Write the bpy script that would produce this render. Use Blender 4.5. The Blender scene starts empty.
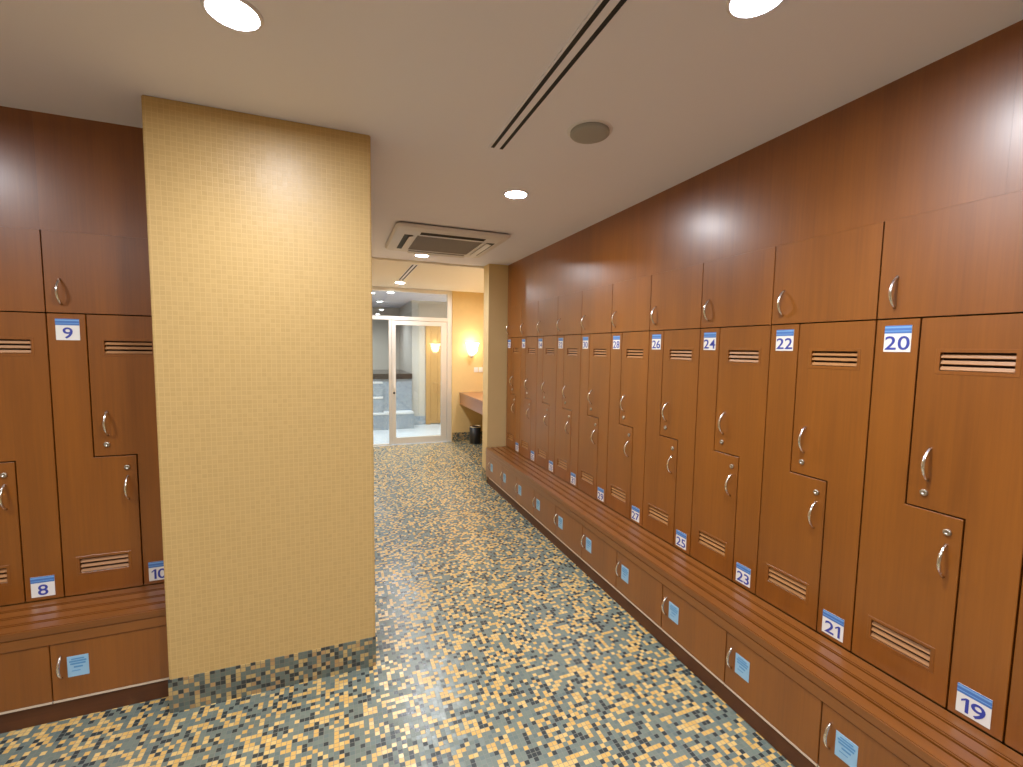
import bpy, bmesh, math, random
from mathutils import Matrix, Vector
random.seed(7)
S = bpy.context.scene
COL = S.collection

# ---------------------------------------------------------------- camera, world, exposure
YAW, PITCH, ROLL, FPX, EYE = 0.3706, -0.07826, 0.0148, 444.07, 1.5
c_, s_ = math.cos(YAW), math.sin(YAW)
cp, sp = math.cos(PITCH), math.sin(PITCH)
fwd = Vector((cp * s_, cp * c_, sp)); up0 = Vector((-sp * s_, -sp * c_, cp)); rt0 = Vector((c_, -s_, 0))
cr, sr = math.cos(ROLL), math.sin(ROLL)
rt = cr * rt0 + sr * up0; up = -sr * rt0 + cr * up0
cam = bpy.data.objects.new('camera', bpy.data.cameras.new('camera'))
COL.objects.link(cam)
cam.data.sensor_width = 36.0
cam.data.lens = FPX / 1023 * 36.0
cam.data.clip_start = 0.02
M = Matrix((rt, up, -fwd)).transposed().to_4x4(); M.translation = (0, 0, EYE)
cam.matrix_world = M
S.camera = cam

world = bpy.data.worlds.new('world'); S.world = world
world.use_nodes = True
world.node_tree.nodes['Background'].inputs[0].default_value = (0.9, 0.85, 0.8, 1)
world.node_tree.nodes['Background'].inputs[1].default_value = 0.03

vs = S.view_settings
vs.view_transform = 'Standard'; vs.look = 'None'; vs.gamma = 1.0; vs.use_curve_mapping = False
vs.exposure = 0.0

DOWNLIGHT = 290.0      # radiance of the downlight lenses
BEAM = 73.0            # watts of each downlight beam
SCONCE = 10.0
WETLIGHT = 120.0
WETBEAM = 165.0

# ---------------------------------------------------------------- measures
HC = 2.4067            # ceiling
HF = 2.385             # ceiling of the vanity room beyond the pier
XR = 1.7356            # face of right lockers
XB = 1.4962            # front of right bench
Y0, W = 0.9887, 0.4029 # far edge of unit 20/19, unit width
CW = 0.127             # number column
ZS, ZT, ZJ = 1.6186, 1.9491, 0.4083
ZSTEP = 1.010
ZAB = 0.333
YL, XL0 = 2.3933, -1.1145
YP, XP0, XP1 = 2.0777, -0.6618, 0.1398
YPIER, XPIER, YPIER2 = 4.622, 1.517, 4.80
YF = 6.9               # far wall with glass partition
BD = XR - XB           # bench depth

# ---------------------------------------------------------------- materials
def new_mat(name):
    m = bpy.data.materials.new(name); m.use_nodes = True
    nt = m.node_tree; b = nt.nodes['Principled BSDF']
    return m, nt, b

def plain(name, col, rough=0.5, metal=0.0, coat=0.0, var=0.0, scale=6.0):
    m, nt, b = new_mat(name)
    b.inputs['Roughness'].default_value = rough; b.inputs['Metallic'].default_value = metal
    b.inputs['Coat Weight'].default_value = coat
    n = nt.nodes.new('ShaderNodeTexNoise'); n.inputs['Scale'].default_value = scale; n.inputs['Detail'].default_value = 4
    t = nt.nodes.new('ShaderNodeTexCoord'); nt.links.new(t.outputs['Object'], n.inputs['Vector'])
    mx = nt.nodes.new('ShaderNodeMix'); mx.data_type = 'RGBA'
    lo = tuple(c * (1 - var) for c in col); hi = tuple(min(1, c * (1 + var)) for c in col)
    mx.inputs[6].default_value = (*lo, 1); mx.inputs[7].default_value = (*hi, 1)
    nt.links.new(n.outputs['Fac'], mx.inputs[0]); nt.links.new(mx.outputs[2], b.inputs['Base Color'])
    return m

def emit(name, col, strength):
    m, nt, b = new_mat(name)
    b.inputs['Base Color'].default_value = (0.8, 0.8, 0.8, 1)
    b.inputs['Emission Color'].default_value = (*col, 1)
    b.inputs['Emission Strength'].default_value = strength
    return m

def wood(name, dark, light, axis='z', rough=0.40, coat=1.0, spec=0.5):
    m, nt, b = new_mat(name)
    N = nt.nodes.new; L = nt.links.new
    tc = N('ShaderNodeTexCoord'); oi = N('ShaderNodeObjectInfo')
    mul = N('ShaderNodeMath'); mul.operation = 'MULTIPLY'; mul.inputs[1].default_value = 17.3
    L(oi.outputs['Random'], mul.inputs[0])
    add = N('ShaderNodeVectorMath'); add.operation = 'ADD'
    L(tc.outputs['Object'], add.inputs[0]); L(mul.outputs[0], add.inputs[1])
    def streak(cross, along, scale, detail):
        mp = N('ShaderNodeMapping')
        sc = [cross, cross, cross]; sc['xyz'.index(axis)] = along
        mp.inputs['Scale'].default_value = sc
        L(add.outputs[0], mp.inputs['Vector'])
        n = N('ShaderNodeTexNoise'); n.inputs['Scale'].default_value = scale
        n.inputs['Detail'].default_value = detail; n.inputs['Roughness'].default_value = 0.6
        L(mp.outputs[0], n.inputs['Vector']); return n
    n1 = streak(9, 0.7, 1.0, 5); n2 = streak(120, 3.0, 1.0, 3)
    r = N('ShaderNodeValToRGB')
    r.color_ramp.elements[0].position = 0.31; r.color_ramp.elements[0].color = (*dark, 1)
    r.color_ramp.elements[1].position = 0.69; r.color_ramp.elements[1].color = (*light, 1)
    mixf = N('ShaderNodeMix'); mixf.data_type = 'FLOAT'; mixf.inputs[0].default_value = 0.35
    L(n1.outputs['Fac'], mixf.inputs[2]); L(n2.outputs['Fac'], mixf.inputs[3])
    L(mixf.outputs[0], r.inputs['Fac'])
    hsv = N('ShaderNodeHueSaturation')
    mr = N('ShaderNodeMapRange'); mr.inputs[3].default_value = 0.96; mr.inputs[4].default_value = 1.04
    L(oi.outputs['Random'], mr.inputs[0]); L(mr.outputs[0], hsv.inputs['Value'])
    L(r.outputs['Color'], hsv.inputs['Color']); L(hsv.outputs['Color'], b.inputs['Base Color'])
    b.inputs['Roughness'].default_value = rough
    b.inputs['Coat IOR'].default_value = 1.5
    b.inputs['Coat Weight'].default_value = coat; b.inputs['Coat Roughness'].default_value = 0.30
    b.inputs['Specular IOR Level'].default_value = spec
    bp = N('ShaderNodeBump'); bp.inputs['Strength'].default_value = 0.06; bp.inputs['Distance'].default_value = 0.002
    L(n2.outputs['Fac'], bp.inputs['Height']); L(bp.outputs[0], b.inputs['Normal'])
    return m

def mosaic(name, size, palette, grout, grout_w=0.06, rough=0.28, tilt=0.05, bump=0.35, spec=0.5, jitter=0.08):
    """square glass tesserae on world axes; palette = [(upper bound, colour)]"""
    m, nt, b = new_mat(name)
    N = nt.nodes.new; L = nt.links.new
    g = N('ShaderNodeNewGeometry')
    sc = N('ShaderNodeVectorMath'); sc.operation = 'SCALE'; sc.inputs['Scale'].default_value = 1 / size
    off = N('ShaderNodeVectorMath'); off.operation = 'ADD'; off.inputs[1].default_value = (0.137, 0.271, 0.013)
    L(g.outputs['Position'], sc.inputs[0]); L(sc.outputs[0], off.inputs[0])
    # step slightly into the surface so that the cell index is stable on it
    nrm = N('ShaderNodeVectorMath'); nrm.operation = 'SCALE'; nrm.inputs['Scale'].default_value = -0.45
    L(g.outputs['True Normal'], nrm.inputs[0])
    ins = N('ShaderNodeVectorMath'); ins.operation = 'ADD'
    L(off.outputs[0], ins.inputs[0]); L(nrm.outputs[0], ins.inputs[1])
    fl = N('ShaderNodeVectorMath'); fl.operation = 'FLOOR'; L(ins.outputs[0], fl.inputs[0])
    wn = N('ShaderNodeTexWhiteNoise'); wn.noise_dimensions = '3D'; L(fl.outputs[0], wn.inputs['Vector'])
    r = N('ShaderNodeValToRGB'); r.color_ramp.interpolation = 'CONSTANT'
    els = r.color_ramp.elements
    pos = 0.0
    for i, (ub, col) in enumerate(palette):
        e = els[i] if i < 2 else els.new(pos)
        e.position = pos; e.color = (*col, 1); pos = ub
    if len(palette) == 1:
        els[1].color = (*palette[0][1], 1)
    L(wn.outputs['Value'], r.inputs['Fac'])
    hv = N('ShaderNodeHueSaturation')
    mr = N('ShaderNodeMapRange'); mr.inputs[3].default_value = 1 - jitter; mr.inputs[4].default_value = 1 + jitter
    sep = N('ShaderNodeSeparateColor'); L(wn.outputs['Color'], sep.inputs[0])
    L(sep.outputs[1], mr.inputs[0]); L(mr.outputs[0], hv.inputs['Value']); L(r.outputs['Color'], hv.inputs['Color'])
    # grout: distance to the cell edge in the two axes of the surface
    fr = N('ShaderNodeVectorMath'); fr.operation = 'FRACTION'; L(off.outputs[0], fr.inputs[0])
    sx = N('ShaderNodeSeparateXYZ'); L(fr.outputs[0], sx.inputs[0])
    nx = N('ShaderNodeSeparateXYZ'); L(g.outputs['True Normal'], nx.inputs[0])
    ds = []
    for ax in range(3):
        a = N('ShaderNodeMath'); a.operation = 'SUBTRACT'; a.inputs[1].default_value = 0.5; L(sx.outputs[ax], a.inputs[0])
        ab = N('ShaderNodeMath'); ab.operation = 'ABSOLUTE'; L(a.outputs[0], ab.inputs[0])
        n = N('ShaderNodeMath'); n.operation = 'ABSOLUTE'; L(nx.outputs[ax], n.inputs[0])
        k = N('ShaderNodeMath'); k.operation = 'LESS_THAN'; k.inputs[1].default_value = 0.5; L(n.outputs[0], k.inputs[0])
        p = N('ShaderNodeMath'); p.operation = 'MULTIPLY'; L(ab.outputs[0], p.inputs[0]); L(k.outputs[0], p.inputs[1])
        ds.append(p)
    m1 = N('ShaderNodeMath'); m1.operation = 'MAXIMUM'; L(ds[0].outputs[0], m1.inputs[0]); L(ds[1].outputs[0], m1.inputs[1])
    m2 = N('ShaderNodeMath'); m2.operation = 'MAXIMUM'; L(m1.outputs[0], m2.inputs[0]); L(ds[2].outputs[0], m2.inputs[1])
    gm = N('ShaderNodeMapRange'); gm.inputs[1].default_value = 0.5 - grout_w; gm.inputs[2].default_value = 0.5 - grout_w * 0.6
    gm.inputs[3].default_value = 0.0; gm.inputs[4].default_value = 1.0
    L(m2.outputs[0], gm.inputs[0])
    mx = N('ShaderNodeMix'); mx.data_type = 'RGBA'; mx.inputs[7].default_value = (*grout, 1)
    L(gm.outputs[0], mx.inputs[0]); L(hv.outputs['Color'], mx.inputs[6]); L(mx.outputs[2], b.inputs['Base Color'])
    inv = N('ShaderNodeMath'); inv.operation = 'SUBTRACT'; inv.inputs[0].default_value = 1.0; L(gm.outputs[0], inv.inputs[1])
    bp = N('ShaderNodeBump'); bp.inputs['Strength'].default_value = bump; bp.inputs['Distance'].default_value = 0.0015
    L(inv.outputs[0], bp.inputs['Height'])
    # every tessera lies a little out of level
    ctr = N('ShaderNodeVectorMath'); ctr.operation = 'SUBTRACT'; ctr.inputs[1].default_value = (0.5, 0.5, 0.5)
    L(wn.outputs['Color'], ctr.inputs[0])
    ts = N('ShaderNodeVectorMath'); ts.operation = 'SCALE'; ts.inputs['Scale'].default_value = tilt
    L(ctr.outputs[0], ts.inputs[0])
    na = N('ShaderNodeVectorMath'); na.operation = 'ADD'; L(bp.outputs[0], na.inputs[0]); L(ts.outputs[0], na.inputs[1])
    nn = N('ShaderNodeVectorMath'); nn.operation = 'NORMALIZE'; L(na.outputs[0], nn.inputs[0])
    L(nn.outputs[0], b.inputs['Normal'])
    b.inputs['Roughness'].default_value = rough; b.inputs['Specular IOR Level'].default_value = spec
    return m

WD, WL = (0.180, 0.051, 0.0022), (0.285, 0.086, 0.0044)
M_wood = wood('cherry_veneer', WD, WL, 'z')
M_woodx = wood('cherry_slat', (0.165, 0.049, 0.0040), (0.255, 0.080, 0.008), 'x', rough=0.36)
M_woody = wood('cherry_counter', (0.22, 0.07, 0.022), (0.36, 0.13, 0.045), 'y', rough=0.4)
M_slat = wood('louvre_wood_lit', (0.30, 0.13, 0.034), (0.38, 0.165, 0.046), 'x', rough=0.5, coat=0.15)  # paler than the doors: light caught by the slats is put into the colour
M_honey = wood('honey_pine', (0.50, 0.27, 0.085), (0.62, 0.36, 0.13), 'z', rough=0.45, coat=0.1)
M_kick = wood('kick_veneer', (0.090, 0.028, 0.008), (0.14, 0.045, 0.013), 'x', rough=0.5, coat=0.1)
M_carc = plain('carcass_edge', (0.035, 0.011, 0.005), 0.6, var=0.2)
M_ceil = plain('ceiling_paint', (0.80, 0.80, 0.93), 0.75, var=0.015, scale=1.5)
M_ceilf = plain('far_ceiling_cream', (0.82, 0.76, 0.66), 0.75, var=0.015, scale=1.5)  # cream tone, warmer than the locker room ceiling
M_floor = mosaic('floor_mosaic', 0.0185,
                 [(0.36, (0.150, 0.180, 0.148)), (0.48, (0.120, 0.156, 0.142)), (0.65, (0.032, 0.040, 0.040)),
                  (0.84, (0.62, 0.38, 0.11)), (1.0, (0.65, 0.44, 0.16))],
                 (0.19, 0.20, 0.17), rough=0.27, tilt=0.09, spec=0.65)
M_base = mosaic('base_mosaic', 0.0185,
                [(0.42, (0.13, 0.16, 0.135)), (0.52, (0.09, 0.11, 0.10)), (0.68, (0.035, 0.04, 0.04)),
                 (0.90, (0.50, 0.35, 0.14)), (1.0, (0.42, 0.26, 0.11))],
                (0.18, 0.17, 0.13), rough=0.35, tilt=0.05)
M_pillar = mosaic('cream_mosaic', 0.0185, [(0.5, (0.535, 0.355, 0.135)), (1.0, (0.545, 0.362, 0.140))],
                  (0.60, 0.41, 0.170), grout_w=0.08, rough=0.4, tilt=0.03, bump=0.2, jitter=0.02)
M_beige = plain('beige_paint', (0.66, 0.50, 0.25), 0.6, var=0.03)
M_yellow = plain('yellow_wallcover', (0.74, 0.535, 0.24), 0.6, var=0.05, scale=14)
M_plaster = plain('room_plaster', (0.60, 0.48, 0.30), 0.7, var=0.03)
M_chrome = plain('chrome', (0.82, 0.80, 0.78), 0.16, metal=1.0, var=0.02)
M_lock = plain('dull_nickel', (0.50, 0.46, 0.40), 0.38, metal=1.0, var=0.05)
M_white = plain('white_print', (0.82, 0.80, 0.76), 0.45, var=0.02)
M_blue = plain('blue_print', (0.075, 0.19, 0.50), 0.45, var=0.04)
M_blue2 = plain('light_blue_print', (0.20, 0.40, 0.72), 0.45, var=0.04)
M_digit = plain('digit_print', (0.045, 0.065, 0.36), 0.45, var=0.02)
M_stick = plain('sticker_paper', (0.30, 0.52, 0.72), 0.4, var=0.08, scale=30)
M_stickd = plain('sticker_print', (0.10, 0.29, 0.55), 0.4, var=0.08, scale=30)
M_strip = plain('pale_strip', (0.62, 0.50, 0.38), 0.4, var=0.05)
M_alu = plain('champagne_aluminium', (0.80, 0.77, 0.72), 0.40, metal=0.55, var=0.02)
M_acw = plain('cassette_plastic', (0.72, 0.70, 0.74), 0.5, var=0.02)
M_acd = plain('cassette_dark', (0.05, 0.045, 0.045), 0.6, var=0.1)
M_acg = plain('cassette_grille', (0.30, 0.28, 0.28), 0.6, var=0.05)
M_slot = plain('slot_dark', (0.02, 0.02, 0.024), 0.7, var=0.1)
M_spk = plain('speaker_grille', (0.36, 0.36, 0.36), 0.6, var=0.06, scale=200)
M_ring = plain('white_trim', (0.74, 0.73, 0.80), 0.4, var=0.02)
M_black = plain('black_plastic', (0.012, 0.012, 0.013), 0.45, var=0.1)
M_stone = plain('black_stone', (0.02, 0.02, 0.022), 0.2, var=0.3, scale=40)
M_lens = emit('downlight_lens', (0.96, 0.98, 1.03), DOWNLIGHT)
M_wlens = emit('wet_downlight_lens', (0.92, 0.96, 1.0), WETLIGHT)
M_shade = emit('sconce_glass', (1.0, 0.80, 0.54), SCONCE)
M_wtile = mosaic('wet_blue_tile', 0.025, [(0.5, (0.30, 0.37, 0.45)), (1.0, (0.36, 0.43, 0.50))], (0.45, 0.5, 0.52), rough=0.25, jitter=0.1)
M_wfloor = plain('wet_floor_tile', (0.62, 0.68, 0.72), 0.3, var=0.04)
M_wwall = plain('wet_wall_panel', (0.60, 0.58, 0.52), 0.45, var=0.03)
M_wedge = plain('white_nosing', (0.8, 0.82, 0.82), 0.35, var=0.02)

def film_glass():
    m = bpy.data.materials.new('film_glass'); m.use_nodes = True
    nt = m.node_tree; nt.nodes.clear(); N = nt.nodes.new; L = nt.links.new
    o = N('ShaderNodeOutputMaterial'); mx = N('ShaderNodeMixShader')
    t = N('ShaderNodeBsdfTransparent'); t.inputs[0].default_value = (0.92, 0.94, 0.94, 1)
    g = N('ShaderNodeBsdfGlossy'); g.inputs['Roughness'].default_value = 0.01; g.inputs[0].default_value = (0.95, 0.93, 0.9, 1)
    n = N('ShaderNodeTexNoise'); n.inputs['Scale'].default_value = 0.8
    mr = N('ShaderNodeMapRange'); mr.inputs[3].default_value = 0.10; mr.inputs[4].default_value = 0.13
    L(n.outputs['Fac'], mr.inputs[0]); L(mr.outputs[0], mx.inputs[0])
    L(t.outputs[0], mx.inputs[1]); L(g.outputs[0], mx.inputs[2]); L(mx.outputs[0], o.inputs[0])
    return m
M_glass = film_glass()

# ---------------------------------------------------------------- mesh helpers
def link(name, me, mats, parent=None):
    o = bpy.data.objects.new(name, me); COL.objects.link(o)
    if mats is not None and not me.materials:
        for m in (mats if isinstance(mats, (list, tuple)) else [mats]): me.materials.append(m)
    if parent: o.parent = parent
    return o

def from_bm(bm, name, smooth=False):
    me = bpy.data.meshes.new(name); bm.normal_update(); bm.to_mesh(me); bm.free()
    if smooth:
        for p in me.polygons: p.use_smooth = True
    return me

def add_box(bm, x0, x1, y0, y1, z0, z1, mi=0):
    v = [bm.verts.new((x, y, z)) for x in (x0, x1) for y in (y0, y1) for z in (z0, z1)]
    for f in ((0, 1, 3, 2), (4, 6, 7, 5), (0, 4, 5, 1), (2, 3, 7, 6), (0, 2, 6, 4), (1, 5, 7, 3)):
        fc = bm.faces.new([v[i] for i in f]); fc.material_index = mi
    return v

def box_me(name, x0, x1, y0, y1, z0, z1, bev=0.0):
    bm = bmesh.new(); add_box(bm, x0, x1, y0, y1, z0, z1)
    if bev: bmesh.ops.bevel(bm, geom=bm.edges[:], offset=bev, segments=2, affect='EDGES', clamp_overlap=True)
    return from_bm(bm, name)

def box(name, x0, x1, y0, y1, z0, z1, mat, parent=None, bev=0.0):
    return link(name, box_me(name, x0, x1, y0, y1, z0, z1, bev), mat, parent)

def plate_me(name, rects, holes, y0, y1, bev=0.0012):
    """board in the xz plane made of rectangles minus holes, thickness y0..y1 (front = y0)"""
    xs = sorted({v for r in rects + holes for v in r[:2]}); zs = sorted({v for r in rects + holes for v in r[2:]})
    def inside(i, j):
        if i < 0 or j < 0 or i >= len(xs) - 1 or j >= len(zs) - 1: return False
        x = (xs[i] + xs[i + 1]) / 2; z = (zs[j] + zs[j + 1]) / 2
        i_ = any(a < x < b and c < z < d for a, b, c, d in rects)
        return i_ and not any(a < x < b and c < z < d for a, b, c, d in holes)
    bm = bmesh.new(); V = {}
    def vt(i, j, k):
        if (i, j, k) not in V: V[i, j, k] = bm.verts.new((xs[i], (y0, y1)[k], zs[j]))
        return V[i, j, k]
    for i in range(len(xs) - 1):
        for j in range(len(zs) - 1):
            if not inside(i, j): continue
            bm.faces.new([vt(i, j, 0), vt(i + 1, j, 0), vt(i + 1, j + 1, 0), vt(i, j + 1, 0)])
            bm.faces.new([vt(i, j, 1), vt(i, j + 1, 1), vt(i + 1, j + 1, 1), vt(i + 1, j, 1)])
            if not inside(i - 1, j): bm.faces.new([vt(i, j, 0), vt(i, j + 1, 0), vt(i, j + 1, 1), vt(i, j, 1)])
            if not inside(i + 1, j): bm.faces.new([vt(i + 1, j, 0), vt(i + 1, j, 1), vt(i + 1, j + 1, 1), vt(i + 1, j + 1, 0)])
            if not inside(i, j - 1): bm.faces.new([vt(i, j, 0), vt(i, j, 1), vt(i + 1, j, 1), vt(i + 1, j, 0)])
            if not inside(i, j + 1): bm.faces.new([vt(i, j + 1, 0), vt(i + 1, j + 1, 0), vt(i + 1, j + 1, 1), vt(i, j + 1, 1)])
    if bev:
        bm.normal_update()
        ed = [e for e in bm.edges if len(e.link_faces) == 2 and e.calc_face_angle(0) > 1.0]
        bmesh.ops.bevel(bm, geom=ed, offset=bev, segments=1, affect='EDGES', clamp_overlap=True)
    return from_bm(bm, name)

def tube_me(name, pts, rad, seg=8):
    bm = bmesh.new(); rings = []
    for i, p in enumerate(pts):
        p = Vector(p)
        a = Vector(pts[max(0, i - 1)]); b = Vector(pts[min(len(pts) - 1, i + 1)])
        t = (b - a).normalized()
        u = t.cross(Vector((1, 0, 0))); u = u.normalized() if u.length > 1e-4 else Vector((0, 1, 0))
        v = t.cross(u).normalized()
        r = rad[i] if isinstance(rad, (list, tuple)) else rad
        rings.append([bm.verts.new(p + r * (math.cos(2 * math.pi * k / seg) * u + math.sin(2 * math.pi * k / seg) * v)) for k in range(seg)])
    for a, b in zip(rings, rings[1:]):
        for k in range(seg): bm.faces.new([a[k], a[(k + 1) % seg], b[(k + 1) % seg], b[k]])
    bm.faces.new(rings[0][::-1]); bm.faces.new(rings[-1])
    bmesh.ops.recalc_face_normals(bm, faces=bm.faces[:])
    return from_bm(bm, name, True)

def lathe_me(name, prof, seg=32, axis='z', a0=0.0, a1=2 * math.pi):
    """prof: (radius, height) list; closed caps where radius is 0"""
    bm = bmesh.new(); rings = []; full = abs(a1 - a0 - 2 * math.pi) < 1e-6
    n = seg if full else seg + 1
    for r, h in prof:
        if r < 1e-6: rings.append([bm.verts.new((0, 0, h))])
        else: rings.append([bm.verts.new((r * math.cos(a0 + (a1 - a0) * k / seg), r * math.sin(a0 + (a1 - a0) * k / seg), h)) for k in range(n)])
    for a, b in zip(rings, rings[1:]):
        for k in range(seg if full else seg):
            k2 = (k + 1) % n
            if len(a) == 1 and len(b) == 1: continue
            if len(a) == 1: bm.faces.new([a[0], b[k2], b[k]])
            elif len(b) == 1: bm.faces.new([a[k], a[k2], b[0]])
            else: bm.faces.new([a[k], a[k2], b[k2], b[k]])
    bmesh.ops.recalc_face_normals(bm, faces=bm.faces[:])
    me = from_bm(bm, name, True)
    if axis == 'y':   # height axis points to -y (towards the viewer of a wall)
        me.transform(Matrix.Rotation(math.pi / 2, 4, 'X'))
    return me

def thing(name, label, cat, loc=(0, 0, 0), rz=0.0, group=None):
    o = bpy.data.objects.new(name, None); COL.objects.link(o); o.empty_display_size = 0.1
    o.location = loc; o.rotation_euler = (0, 0, rz); o['label'] = label; o['category'] = cat
    if group: o['group'] = group
    return o

def struct(o, label=None):
    o['kind'] = 'structure'
    if label: o['label'] = label
    return o

# ---------------------------------------------------------------- the setting
struct(box('floor', -3.2, 2.6, -2.2, YF, -0.06, 0.0, M_floor), 'mosaic tile floor in grey green, tan and dark slate')
struct(box('ceiling', -3.2, 2.6, -2.2, YPIER2, HC, HC + 0.08, M_ceil), 'plain painted locker room ceiling')
struct(box('ceiling_far', -0.1, 2.6, YPIER2, YF, HF, HC + 0.08, M_ceilf), 'cream ceiling of the vanity room beyond the lockers')
struct(box('wall_back', -3.2, 2.6, -2.3, -2.2, 0, HC, M_plaster), 'plain wall behind the viewer')
struct(box('wall_side', -3.3, -3.2, -2.2, 3.0, 0, HC, M_plaster), 'plain side wall beyond the left lockers')
struct(box('wall_locker_back', -3.2, XP0, 2.90, 3.0, 0, HC, M_plaster), 'wall behind the left lockers')
struct(box('wall_corridor', -0.06, 0.06, 2.98, YF, 0, HC, M_beige), 'beige corridor wall behind the mosaic pillar')
wr = struct(box('wall_right', 2.22, 2.34, -2.2, YPIER, 0, HC, M_plaster), 'wall carrying the long row of wooden lockers')
struct(box('wall_vanity', 2.40, 2.52, YPIER2, YF, 0, HC, M_yellow), 'yellow side wall behind the vanity counter')
struct(box('wall_pier', XPIER, 2.6, YPIER, YPIER2, 0, HC, M_beige), 'beige stub wall closing the end of the locker row')
box('rear_lining', XPIER + 0.012, 2.40, YPIER2, YPIER2 + 0.006, 0.14, HF, M_yellow, bpy.data.objects['wall_pier'])
struct(box('wall_far', 1.668, 2.40, YF, YF + 0.12, 0, HC, M_yellow), 'yellow far wall beside the glass partition')
struct(box('wall_pillar', XP0, XP1, YP, 2.98, 0, HC, M_pillar, bev=0.004), 'large square pillar clad in cream mosaic tiles')
bp_ = struct(box('baseboard_pillar', XP0 - 0.002, XP1 + 0.002, YP - 0.003, 2.975, 0, 0.142, M_base), 'dark mosaic base course around the cream pillar')
struct(box('baseboard_far', 1.672, 2.40, YF - 0.006, YF, 0, 0.142, M_base), 'mosaic base course under the yellow far wall')
struct(box('baseboard_pier', XPIER - 0.004, XPIER + 0.01, YPIER - 0.004, YPIER2 + 0.008, 0, 0.142, M_base), 'mosaic base course of the stub wall')
# unseen rest of the right and left locker fronts (towards the back of the room)
struct(box('wall_right_near', XR, 2.22, -2.2, Y0 - 3 * W - 0.002, 0, HC, M_wood), 'wood clad wall continuing the right locker row')
struct(box('wall_left_near', -3.2, XL0 - 2 * W - 0.002, YL, 2.90, 0, HC, M_wood), 'wood clad wall continuing the left locker row')
# veneer panels between the overhead doors and the ceiling
seams = [Y0 + 9 * W, 4.155, Y0 + 5 * W, Y0 + 2 * W, Y0 - 0.295, Y0 - 3 * W]
for a, b in zip(seams, seams[1:]):
    box('wood_panel', XR, XR + 0.02, b + 0.0001, a - 0.0001, ZT + 0.0001, HC, M_wood, wr)
wl = bpy.data.objects['wall_locker_back']
for a, b in ((XL0 - 2 * W, XL0), (XL0, XP0 - 0.001)):
    box('wood_panel', a + 0.0001, b - 0.0001, YL, YL + 0.02, ZT + 0.0001, HC, M_wood, wl)
box('filler_strip', XL0 + W + 0.001, XP0 - 0.001, YL, YL + 0.02, ZJ, ZT, M_wood, wl)

# ---------------------------------------------------------------- lockers
G = 0.0024   # half of the door gap
bow = []
for i in range(13):
    t = i / 12
    bow.append((0, -0.0012 - 0.030 * math.sin(math.pi * t) ** 0.75, (t - 0.5) * 0.104))
bow_r = [0.0042 + 0.0012 * math.sin(math.pi * i / 12) for i in range(13)]
ME_handle = tube_me('handle', bow, bow_r); ME_handle.materials.append(M_chrome)
ME_lock = lathe_me('lock', [(0, 0), (0.0105, 0), (0.0105, 0.004), (0.009, 0.006), (0.0035, 0.006), (0.0035, 0.0045), (0, 0.0045)], 18, 'y')
ME_lock.materials.append(M_lock)

VT = (0.184, 0.350, 1.452, 1.508)      # upper vent opening
VB = (0.058, 0.226, 0.506, 0.568)      # lower vent opening
TH = 0.019
ME_over = plate_me('overhead_door', [(G, W - G, ZS + G, ZT - 0.0001)], [], 0, TH, 0.0003)
ME_dleft = plate_me('door', [(G, CW - G, ZJ + 0.001, ZS - G), (CW - G, W - CW - G, ZJ + 0.001, ZSTEP - G)], [VB], 0, TH)
ME_dright = plate_me('door', [(CW + G, W - G, ZSTEP + G, ZS - G), (W - CW + G, W - G, ZJ + 0.001, ZSTEP + G)], [VT], 0, TH)
for me in (ME_over, ME_dleft, ME_dright): me.materials.append(M_wood)
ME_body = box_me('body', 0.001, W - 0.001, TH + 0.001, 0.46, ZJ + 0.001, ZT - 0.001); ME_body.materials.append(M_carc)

def slat_me(v):
    h = (v[3] - v[2]) / 3
    bm = bmesh.new(); add_box(bm, v[0] + 0.0005, v[1] - 0.0005, 0, h * 0.70, -0.0016, 0.0016)
    bmesh.ops.bevel(bm, geom=bm.edges[:], offset=0.0007, segments=1, affect='EDGES')
    me = from_bm(bm, 'slat'); me.transform(Matrix.Rotation(math.radians(58), 4, 'X'))
    me.materials.append(M_slat); return me, h
ME_st, HT_ = slat_me(VT); ME_sb, HB_ = slat_me(VB)
def vframe_me(v):
    b = 0.011
    me = plate_me('vent_frame', [(v[0] - b, v[1] + b, v[2] - b, v[3] + b)], [v], -0.0012, 0.004, 0.0006)
    me.materials.append(M_wood); return me
ME_ft, ME_fb = vframe_me(VT), vframe_me(VB)

def glyph(ch, size):
    """one digit as an outline mesh in the xy plane, with its width"""
    h = size * 0.70
    if ch == '1':
        t = size * 0.125; w = size * 0.28
        bm = bmesh.new()
        v = [bm.verts.new((x, y, 0.0004)) for x, y in ((w - t, 0), (w, 0), (w, h), (w - t * 0.9, h), (0, h * 0.80), (0, h * 0.66), (w - t, h * 0.84))]
        bm.faces.new(v)
        return from_bm(bm, 'digits'), w
    cu = bpy.data.curves.new('digits', 'FONT'); cu.body = ch; cu.size = size
    cu.offset = size * 0.009; cu.extrude = 0.0004; cu.resolution_u = 4
    o = bpy.data.objects.new('digits', cu); COL.objects.link(o)
    bpy.context.view_layer.update()
    me = bpy.data.meshes.new_from_object(o.evaluated_get(bpy.context.evaluated_depsgraph_get()))
    bpy.data.objects.remove(o); bpy.data.curves.remove(cu)
    xs = [v.co.x for v in me.vertices]; x0, w = min(xs), max(xs) - min(xs)
    k = 1.14
    me.transform(Matrix.Diagonal((k, 1, 1, 1)) @ Matrix.Translation((-x0, 0, 0)))
    return me, w * k
GLYPH = {}
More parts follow.
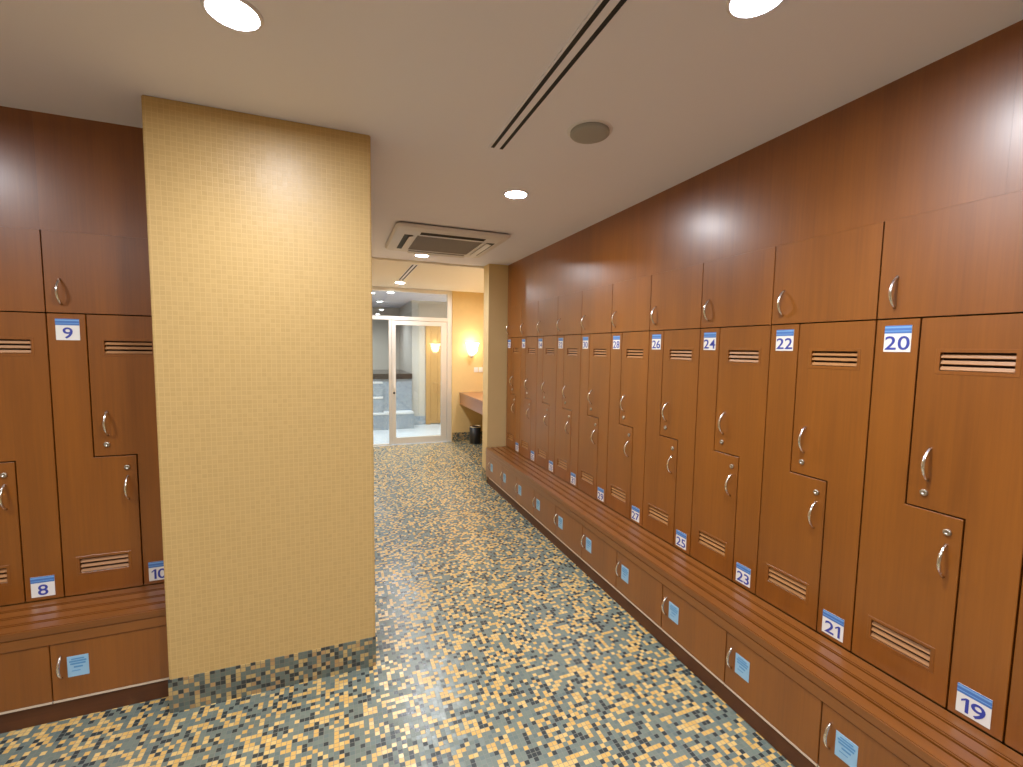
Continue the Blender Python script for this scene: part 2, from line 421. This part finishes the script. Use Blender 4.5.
def text_me(txt, size):
    """digits set side by side, centred on the origin"""
    bm = bmesh.new(); x = 0.0; gap = size * 0.07; parts = []
    for ch in txt:
        if ch not in GLYPH: GLYPH[ch] = glyph(ch, size)
        parts.append((x, GLYPH[ch][0])); x += GLYPH[ch][1] + gap
    wid = x - gap
    for dx, me in parts:
        m = me.copy(); m.transform(Matrix.Translation((dx - wid / 2, -size * 0.35, 0))); bm.from_mesh(m); bpy.data.meshes.remove(m)
    return from_bm(bm, 'digits')

def plate(txt, lx, z, parent):
    """printed number card, centre bottom at lx,z"""
    w, h = 0.077, 0.088
    bm = bmesh.new()
    add_box(bm, -w / 2, w / 2, -0.0015, 0, 0, h, 0)
    add_box(bm, -w / 2, w / 2, -0.0019, -0.0012, h * 0.70, h, 1)
    add_box(bm, -w / 2, w / 2, -0.0022, -0.0012, h * 0.775, h * 0.80, 2)
    add_box(bm, -w / 2, w / 2, -0.0022, -0.0012, h * 0.90, h * 0.96, 2)
    t = text_me(txt, 0.064)
    t.transform(Matrix.Translation((0, -0.0019, h * 0.345)) @ Matrix.Rotation(math.pi / 2, 4, 'X'))
    n0 = len(bm.faces)
    bm.from_mesh(t); bm.faces.ensure_lookup_table()
    for f in bm.faces[n0:]: f.material_index = 3
    bpy.data.meshes.remove(t)
    me = from_bm(bm, 'number_card')
    o = link('number_card', me, [M_white, M_blue, M_blue2, M_digit], parent)
    o.location = (lx, 0, z); o['label'] = 'white and blue number card reading ' + txt
    return o

def locker(loc, rz, top, bot, label, group):
    r = thing('locker_unit', label, 'locker', loc, rz, group)
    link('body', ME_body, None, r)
    od = link('overhead_door', ME_over, None, r)
    h = link('handle', ME_handle, None, od); h.location = (0.052, 0, 1.706)
    dl = link('door', ME_dleft, None, r); dr = link('door', ME_dright, None, r)
    h = link('handle', ME_handle, None, dr); h.location = (0.180, 0, 1.154)
    k = link('lock', ME_lock, None, dr); k.location = (0.174, 0, 1.062)
    h = link('handle', ME_handle, None, dl); h.location = (0.240, 0, 0.866)
    k = link('lock', ME_lock, None, dl); k.location = (0.240, 0, 0.957)
    for i in range(3):
        s = link('slat', ME_st, None, dr); s.location = (0, 0.002, VT[2] + HT_ * (i + 0.08))
        s = link('slat', ME_sb, None, dl); s.location = (0, 0.002, VB[2] + HB_ * (i + 0.08))
    link('vent_frame', ME_ft, None, dr); link('vent_frame', ME_fb, None, dl)
    if top: plate(top, 0.067, 1.508, dl)
    if bot: plate(bot, 0.336, 0.425, dr)
    return r

NW = -math.pi / 2
ONES = ['', 'one', 'two', 'three', 'four', 'five', 'six', 'seven', 'eight', 'nine', 'ten', 'eleven', 'twelve', 'thirteen', 'fourteen', 'fifteen', 'sixteen', 'seventeen', 'eighteen', 'nineteen']
def words(n):
    return ONES[n] if n < 20 else ({2: 'twenty', 3: 'thirty'}[n // 10] + ('-' + ONES[n % 10] if n % 10 else ''))
for i in range(10):
    k = i - 0
    a, b = 20 + 2 * i, 19 + 2 * i
    if i == 9: break_label = ' beside the beige stub wall'
    else: break_label = ''
    locker((XR, Y0 + i * W, 0), NW, str(a), str(b),
           f'brown wooden locker unit with stepped doors numbered {words(a)} and {words(b)}{break_label}', 'lockers along the right wall')
for i in (-1, -2):
    locker((XR, Y0 + i * W, 0), NW, None, None,
           ('brown wooden locker unit next to number nineteen, away from the pillar' if i == -1 else
            'brown wooden locker unit two along from number nineteen, away from number twenty-one'), 'lockers along the right wall')
locker((XL0, YL, 0), 0, '9', '10', 'brown wooden locker unit numbered nine and ten beside the cream mosaic pillar', 'lockers beside the pillar')
locker((XL0 - W, YL, 0), 0, None, '8', 'brown wooden locker unit with number eight low on its door', 'lockers beside the pillar')
locker((XL0 - 2 * W, YL, 0), 0, None, None, 'brown wooden locker unit two along from number nine, away from the pillar', 'lockers beside the pillar')

# ---------------------------------------------------------------- benches, cupboards under them, kick boards
def bench(name, label, loc, rz, length):
    """local x 0..length, front towards -y; y=0 is the locker face"""
    r = thing(name, label, 'bench', loc, rz)
    n = 4; gap = 0.0115; back = 0.001
    w = (BD - back - gap * (n - 1)) / n
    for i in range(n):
        y1 = -back - i * (w + gap); y0 = y1 - w
        box('slat', 0.001, length - 0.001, y0, y1, ZJ - 0.034, ZJ - 0.0008, M_woodx, r, bev=0.004)
    box('apron', 0.001, length - 0.001, -BD + 0.0005, -BD + 0.018, ZAB, ZJ - 0.035, M_woodx, r, bev=0.0015)
    box('under_board', 0.001, length - 0.001, -BD + 0.020, -0.002, ZJ - 0.045, ZJ - 0.0355, M_carc, r)
    return r
RB0, RB1 = Y0 + 9 * W, Y0 - 3 * W
bench('locker_bench', 'long slatted wooden bench under the locker row with numbers nineteen to thirty-eight', (XR, RB0, 0), NW, RB0 - RB1)
LB0, LB1 = XL0 - 2 * W, XP0 - 0.001
bench('locker_bench', 'short slatted wooden bench below lockers eight and nine beside the pillar', (LB0, YL, 0), 0, LB1 - LB0)

CB = 0.094   # bottom of cupboard doors
def cupboard(loc, rz, w, label, group, sticker=True):
    """under-bench cupboard, local x 0..w, y=0 locker face, front towards -y"""
    r = thing('bench_cupboard', label, 'cupboard', loc, rz, group)
    yf = -BD + 0.004
    box('body', 0.001, w - 0.001, yf + 0.020, -0.002, CB, ZAB + 0.026, M_carc, r)
    d = box('door', 0.0018, w - 0.0018, yf, yf + 0.018, CB + 0.007, ZAB - 0.003, M_wood, r, bev=0.0012)
    if w > 0.2:
        h = link('handle', ME_handle, None, d); h.location = (0.032, yf, 0.236); h.scale = (0.9, 0.8, 0.86)
    box('bottom_edge_strip', 0.0018, w - 0.0018, yf - 0.001, yf + 0.018, CB - 0.001, CB + 0.0065, M_strip, r)
    if sticker:
        bm = bmesh.new()
        x0, x1, z0, z1 = 0.050, 0.116, 0.188, 0.272
        add_box(bm, x0, x1, yf - 0.001, yf, z0, z1, 0)
        rows = [(0.58, 0.66, 0.14, 0.86), (0.70, 0.78, 0.10, 0.90), (0.82, 0.88, 0.2, 0.8), (0.42, 0.5, 0.3, 0.72), (0.26, 0.30, 0.2, 0.6)]
        for a, b, c, d_ in rows:
            add_box(bm, x0 + (x1 - x0) * c, x0 + (x1 - x0) * d_, yf - 0.0014, yf - 0.0008, z0 + (z1 - z0) * a, z0 + (z1 - z0) * b, 1)
        o = link('sticker', from_bm(bm, 'sticker'), [M_stick, M_stickd], d); o['label'] = 'pale blue printed sticker'
    return r

CP, C0 = 0.3958, 0.928
ks = list(range(9, -3, -1))
for k in ks:
    far = C0 + k * CP; near = far - CP
    if near < RB1: near = RB1
    n = 20 + 2 * k
    if k >= 0: lab = f'under-bench wooden cupboard with blue sticker below locker {words(n)}'
    elif k == -1: lab = 'under-bench wooden cupboard next to the one below number nineteen'
    else: lab = 'under-bench wooden cupboard two along from the one below number nineteen'
    cupboard((XR, far, 0), NW, far - near, lab, 'cupboards under the long bench')
far9 = C0 + 9 * CP
struct(box('trim_bench_end', XB + 0.004, XB + 0.022, far9 + 0.001, RB0 - 0.001, CB, ZAB - 0.003, M_wood), 'narrow wooden filler at the far end of the bench front')
gl = -1.060
cupboard((gl, YL, 0), 0, LB1 - gl, 'under-bench wooden cupboard with blue sticker beside the cream pillar', 'cupboards under the short bench')
cupboard((gl - CP, YL, 0), 0, CP, 'under-bench wooden cupboard below locker number eight', 'cupboards under the short bench')
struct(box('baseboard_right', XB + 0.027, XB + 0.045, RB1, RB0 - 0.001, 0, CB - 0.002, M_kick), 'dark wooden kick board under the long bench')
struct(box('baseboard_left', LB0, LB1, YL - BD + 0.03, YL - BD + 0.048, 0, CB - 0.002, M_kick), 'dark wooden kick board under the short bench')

# ---------------------------------------------------------------- ceiling fittings
ME_ring = lathe_me('trim_ring', [(0.061, -0.001), (0.061, -0.004), (0.065, -0.0065), (0.071, -0.006), (0.074, -0.002), (0.074, 0.0)], 40)
ME_ring.materials.append(M_ring)
ME_lens = lathe_me('lens', [(0.0, -0.003), (0.0605, -0.002)], 32)
ME_lens.materials.append(M_lens)
ME_wl = ME_lens.copy(); ME_wl.materials.clear(); ME_wl.materials.append(M_wlens)
def downlight(x, y, z, label, wet=False, group='recessed downlights', power=1.0, cone=150):
    r = thing('downlight', label, 'ceiling light', (x, y, z), 0, group)
    link('trim_ring', ME_ring, None, r); link('lens', ME_wl if wet else ME_lens, None, r)
    l = bpy.data.lights.new('beam', 'SPOT'); l.energy = (WETBEAM if wet else BEAM) * power; l.shadow_soft_size = 0.06
    l.spot_size = math.radians(cone); l.spot_blend = 1.0; l.color = (0.90, 0.96, 1.0) if wet else (0.95, 0.985, 1.05)
    lo = bpy.data.objects.new('beam', l); COL.objects.link(lo); lo.parent = r; lo.location = (0, 0, -0.012)
    return r
downlight(-0.257, 1.483, HC, 'round ceiling downlight above the front of the cream pillar', power=0.62)
downlight(1.011, 0.905, HC, 'round ceiling downlight above lockers twenty and twenty-two, past the slot diffuser')
downlight(0.983, 2.503, HC, 'round ceiling downlight between the ceiling speaker and the air conditioner')
downlight(0.775, 4.50, HC, 'round ceiling downlight at the far edge of the air conditioner')
downlight(0.797, 6.35, HF, 'round ceiling downlight at the end of the short slot diffuser by the glass door')
downlight(2.08, 5.85, HF, 'added unseen downlight brightening the vanity room from behind the stub wall', power=0.6)  # unseen lamp, added to even out the brightness of the far wall
downlight(1.0, -0.64, HC, 'round ceiling downlight behind the viewer near the right lockers')
downlight(-0.257, -0.10, HC, 'round ceiling downlight behind the viewer in the middle of the room')
downlight(-1.75, 1.483, HC, 'round ceiling downlight in front of the locker next to number eight')
downlight(-1.75, -0.10, HC, 'round ceiling downlight at the unseen side of the room')

def slot_diffuser(x, y0, y1, z, label, w=0.075):
    r = thing('slot_diffuser', label, 'air vent', (x, y0, z), 0)
    n = y1 - y0
    for s in (-1, 1):
        box('slot', s * 0.0205 - 0.0085, s * 0.0205 + 0.0085, 0.006, n - 0.006, -0.0024, -0.0004, M_slot, r)
    bm = bmesh.new()
    for a, b in ((-w / 2, -0.029), (-0.012, 0.012), (0.029, w / 2)): add_box(bm, a, b, 0, n, -0.004, 0)
    add_box(bm, -0.029, -0.012, 0, 0.006, -0.004, 0); add_box(bm, -0.029, -0.012, n - 0.006, n, -0.004, 0)
    add_box(bm, 0.012, 0.029, 0, 0.006, -0.004, 0); add_box(bm, 0.012, 0.029, n - 0.006, n, -0.004, 0)
    link('frame', from_bm(bm, 'frame'), M_ceil, r)
    return r
slot_diffuser(0.680, -0.4, 1.985, HC, 'long twin-slot air diffuser set in the grey ceiling')
slot_diffuser(0.775, 4.90, 6.10, HF, 'short twin-slot air diffuser in the cream ceiling before the glass door', 0.07)

sp_ = thing('ceiling_speaker', 'round grey ceiling speaker beside the long slot diffuser', 'speaker', (0.985, 1.68, HC))
link('trim_ring', lathe_me('trim_ring', [(0.0, -0.002), (0.092, -0.002), (0.094, 0.0)], 40), M_ring, sp_)
link('grille', lathe_me('grille', [(0.080, -0.003), (0.081, -0.014), (0.077, -0.018), (0.06, -0.0195), (0.0, -0.020)], 40), M_spk, sp_)

# four-way cassette air conditioner
ac = thing('air_conditioner', 'square ceiling cassette air conditioner with four air vanes', 'air conditioner', (0.845, 3.80, HC))
def rr_frame(z0, z1, h0, h1):
    pass
def rounded(h, r, n=5):
    pts = []
    for cx, cy, a in ((h - r, h - r, 0), (-h + r, h - r, 90), (-h + r, -h + r, 180), (h - r, -h + r, 270)):
        for k in range(n + 1):
            t = math.radians(a + 90 * k / n); pts.append((cx + r * math.cos(t), cy + r * math.sin(t)))
    return pts
bm = bmesh.new(); rings = []
for h, r, z in ((0.475, 0.05, 0.0), (0.475, 0.05, -0.012), (0.46, 0.05, -0.026), (0.40, 0.03, -0.038), (0.285, 0.004, -0.040), (0.285, 0.004, -0.030)):
    rings.append([bm.verts.new((x, y, z)) for x, y in rounded(h, r)])
for a, b in zip(rings, rings[1:]):
    for k in range(len(a)): bm.faces.new([a[k], a[(k + 1) % len(a)], b[(k + 1) % len(a)], b[k]])
bmesh.ops.recalc_face_normals(bm, faces=bm.faces[:])
link('panel', from_bm(bm, 'panel'), M_acw, ac)
gr = box('grille', -0.284, 0.284, -0.284, 0.284, -0.036, -0.031, M_acg, ac)
for i in range(22):
    y = -0.27 + i * 0.54 / 21
    box('grille_bar', -0.28, 0.28, y - 0.004, y + 0.004, -0.0385, -0.0362, M_acg, gr)
for q in range(4):
    bm = bmesh.new(); add_box(bm, -0.27, 0.27, -0.388, -0.318, -0.0412, -0.0375, 0)
    o = link('air_outlet', from_bm(bm, 'air_outlet'), M_acd, ac); o.rotation_euler = (0, 0, q * math.pi / 2)
    bm = bmesh.new(); add_box(bm, -0.275, 0.275, -0.021, 0.021, -0.002, 0.002, 0)
    me = from_bm(bm, 'air_vane'); me.transform(Matrix.Translation((0, -0.332, -0.053)) @ Matrix.Rotation(math.radians(14), 4, 'X'))
    v = link('air_vane', me, M_acw, o)
box('shadow_gap', -0.455, 0.455, -0.455, 0.455, -0.001, 0.0, M_acd, ac)
ac.location.z = HC - 0.010 * 0.94; ac.scale = (0.94, 0.94, 0.94)
box('gap_shade', -0.44, 0.44, -0.44, 0.44, 0.0, 0.010, M_acd, ac)  # dark slab painting the shadow line between panel and ceiling

# ---------------------------------------------------------------- vanity room
cnt = thing('vanity_counter', 'brown wooden vanity counter fixed to the yellow wall corner', 'counter', (1.785, YPIER2, 0))
box('top', 0.0, 0.612, 0.008, YF - YPIER2 - 0.002, 0.755, 0.792, M_woody, cnt, bev=0.003)
box('apron', 0.012, 0.034, 0.008, YF - YPIER2 - 0.002, 0.600, 0.7545, M_woody, cnt, bev=0.002)
box('underside', 0.035, 0.612, 0.008, YF - YPIER2 - 0.002, 0.600, 0.612, M_woody, cnt)

def bin_(x, y):
    r = thing('waste_bin', 'small black waste bin with pale rim under the counter', 'bin', (x, y, 0))
    link('body', lathe_me('body', [(0, 0.0), (0.075, 0.0), (0.080, 0.006), (0.092, 0.262), (0.088, 0.262), (0.077, 0.012), (0, 0.012)], 32), M_black, r)
    link('rim', lathe_me('rim', [(0.0925, 0.262), (0.096, 0.266), (0.096, 0.276), (0.092, 0.280), (0.087, 0.276), (0.087, 0.262)], 32), M_chrome, r)
bin_(1.985, 6.66)

def sconce(loc, rz, label):
    r = thing('wall_sconce', label, 'wall lamp', loc, rz, 'glowing wall sconces')
    link('backplate', lathe_me('backplate', [(0, 0), (0.05, 0), (0.05, 0.008), (0.04, 0.014), (0, 0.014)], 24, 'y'), M_alu, r).location = (0, 0, -0.06)
    link('arm', tube_me('arm', [(0, -0.014, -0.06), (0, -0.05, -0.085), (0, -0.09, -0.10)], 0.008), M_alu, r)
    o = link('cup', lathe_me('cup', [(0, -0.125), (0.018, -0.12), (0.030, -0.10), (0.034, -0.075), (0, -0.07)], 24), M_alu, r); o.location = (0, -0.10, 0)
    # frosted bell shade with fluted rim
    bm = bmesh.new(); rings = []
    for h, rad, fl in ((-0.075, 0.030, 0), (-0.055, 0.058, 0.0), (-0.02, 0.074, 0.02), (0.03, 0.080, 0.04), (0.075, 0.090, 0.07), (0.10, 0.102, 0.09)):
        rings.append([bm.verts.new((rad * (1 + fl * math.cos(8 * t)) * math.cos(t), rad * (1 + fl * math.cos(8 * t)) * math.sin(t), h))
                      for t in [2 * math.pi * k / 48 for k in range(48)]])
    for a, b in zip(rings, rings[1:]):
        for k in range(48): bm.faces.new([a[k], a[(k + 1) % 48], b[(k + 1) % 48], b[k]])
    bmesh.ops.recalc_face_normals(bm, faces=bm.faces[:])
    o = link('shade', from_bm(bm, 'shade', True), M_shade, r); o.location = (0, -0.108, 0.01)
sconce((1.968, YF, 1.470), 0, 'glowing glass wall sconce on the yellow wall above the switches')
sconce((1.82, YPIER2 + 0.006, 1.47), math.pi, 'glowing glass wall sconce on the back of the stub wall')

for i, x in enumerate((2.061, 2.139)):
    r = thing('wall_switch', ('small square white switch plate directly below the wall sconce', 'small square white switch plate between the other plate and the counter corner')[i], 'switch', (x, YF, 1.152), 0, 'pair of wall switches')
    box('plate', -0.034, 0.034, -0.007, 0, -0.040, 0.040, M_white, r, bev=0.002)
    box('rocker', -0.016, 0.016, -0.0105, -0.0072, -0.024, 0.024, M_white, r, bev=0.001)

# ---------------------------------------------------------------- glass partition and door
gp = struct(bpy.data.objects.new('window_1', None), 'framed glass partition with transom at the end of the corridor'); COL.objects.link(gp)
gp.location = (0, YF, 0)
XG0, XG1 = 0.06, 1.668
def bar(name, x0, x1, z0, z1, y0=0.02, y1=0.075, parent=gp, m=M_alu):
    return box(name, x0, x1, y0, y1, z0, z1, m, parent, bev=0.003)
bar('window_frame', XG1 - 0.075, XG1, 0, HF)             # right post
bar('window_frame', XG0, XG0 + 0.05, 0, HF)
bar('window_frame', XG0 + 0.05, XG1 - 0.075, HF - 0.055, HF)
bar('window_frame', XG0 + 0.05, XG1 - 0.075, 1.905, 1.962)
bar('window_frame', 0.700, 0.738, 0, 1.905, 0.03, 0.07)
bar('window_frame', XG0 + 0.05, 0.700, 0, 0.02, 0.03, 0.07)
box('pane', XG0 + 0.05, XG1 - 0.075, 0.045, 0.051, 1.962, HF - 0.055, M_glass, gp)
box('pane', XG0 + 0.05, 0.700, 0.045, 0.051, 0.02, 1.905, M_glass, gp)
gd = struct(bpy.data.objects.new('door_1', None), 'glazed door in a pale metal frame leading to the wet room'); COL.objects.link(gd)
gd.location = (0, YF, 0)
DX0, DX1 = 0.742, 1.588
bar('door_stile', DX0, DX0 + 0.060, 0.008, 1.898, 0.028, 0.066, gd)
bar('door_stile', DX1 - 0.090, DX1, 0.008, 1.898, 0.028, 0.066, gd)
bar('door_rail', DX0 + 0.060, DX1 - 0.090, 1.832, 1.898, 0.028, 0.066, gd)
bar('door_rail', DX0 + 0.060, DX1 - 0.090, 0.008, 0.105, 0.028, 0.066, gd)
box('pane', DX0 + 0.060, DX1 - 0.090, 0.044, 0.050, 0.105, 1.832, M_glass, gd)
hd = box('door_handle', DX0 + 0.022, DX0 + 0.044, -0.012, 0.004, 0.868, 1.180, M_white, gd, bev=0.005)
box('handle_post', DX0 + 0.027, DX0 + 0.039, 0.004, 0.028, 0.90, 0.915, M_alu, hd); box('handle_post', DX0 + 0.027, DX0 + 0.039, 0.004, 0.028, 1.135, 1.15, M_alu, hd)
lk = link('door_lock', lathe_me('door_lock', [(0, 0), (0.016, 0), (0.016, 0.006), (0.012, 0.009), (0, 0.009)], 20, 'y'), M_black, gd); lk.location = (DX0 + 0.033, 0.028, 0.80)

# ---------------------------------------------------------------- wet room behind the glass
WY = YF + 0.10
struct(box('floor_wet', -1.0, 2.40, YF, 10.6, -0.06, -0.001, M_wfloor), 'pale blue tiled floor of the wet room')
struct(box('ceiling_wet', -1.0, 2.40, YF + 0.08, 10.6, HF, HF + 0.08, M_ceil), 'grey ceiling of the wet room')
struct(box('wall_wet_back', -1.0, 1.30, 10.5, 10.6, 0, HF, M_wwall), 'pale panelled back wall of the wet room')
struct(box('wall_wet_left', -1.1, -1.0, YF, 10.6, 0, HF, M_wwall), 'side wall of the wet room')
struct(box('wall_wet_front', -1.0, XG0, YF, YF + 0.10, 0, HF, M_wwall), 'wet room wall beside the partition')
struct(box('wall_wet_right', 1.30, 2.40, 8.62, 10.6, 0, HF, M_wwall), 'pale projecting wall beside the plunge pool')
struct(box('wall_wet_side', 2.40, 2.50, YF, 8.62, 0, HF, M_wwall), 'right side wall of the wet room')
struct(box('baseboard_wet', 1.296, 1.555, 8.612, 8.62, 0, 0.17, M_wtile), 'blue grey tile base course in the wet room')
wd = struct(bpy.data.objects.new('door_2', None), 'honey coloured wooden door in the wet room wall'); COL.objects.link(wd)
wd.location = (1.56, 8.612, 0)
box('door_frame', 0.0, 0.09, -0.03, 0.0, 0, 2.06, M_honey, wd, bev=0.003)
box('door_frame', 0.09, 0.80, -0.03, 0.0, 1.97, 2.06, M_honey, wd, bev=0.003)
for i in range(5):
    box('plank', 0.094 + i * 0.136, 0.094 + i * 0.136 + 0.133, -0.018, 0.0, 0.02, 1.966, M_honey, wd, bev=0.002)
for x, y in ((0.50, 7.75), (0.55, 9.4), (1.9, 7.75)):
    downlight(x, y, HF, {7.75: 'round cool white downlight just behind the glass partition', 9.4: 'round cool white downlight over the plunge pool'}[y] if x < 1 else 'round cool white downlight before the honey wooden door', True, 'wet room downlights')
pl = thing('plunge_pool', 'raised blue tiled plunge pool with steps and black stone coping behind the glass', 'plunge pool', (0, 8.25, 0))
box('pool_body', -0.9, 1.285, 0.30, 1.9, 0, 0.90, M_wtile, pl)
cpg = box('coping', -0.9, 1.29, 0.27, 1.9, 0.90, 1.0, M_stone, pl, bev=0.004)
for i, (x0, x1, y0, y1, z) in enumerate(((-0.9, 1.28, 0.0, 0.30, 0.30), (-0.9, 0.74, 0.10, 0.30, 0.585), (-0.9, 0.74, 0.19, 0.30, 0.855))):
    st = box('step', x0, x1, y0, y1, 0 if i == 0 else (0.30, 0.585)[i - 1], z - 0.03, M_wtile, pl)
    box('nosing', x0, x1, y0 - 0.008, y1, z - 0.03, z, M_wedge, st, bev=0.003)
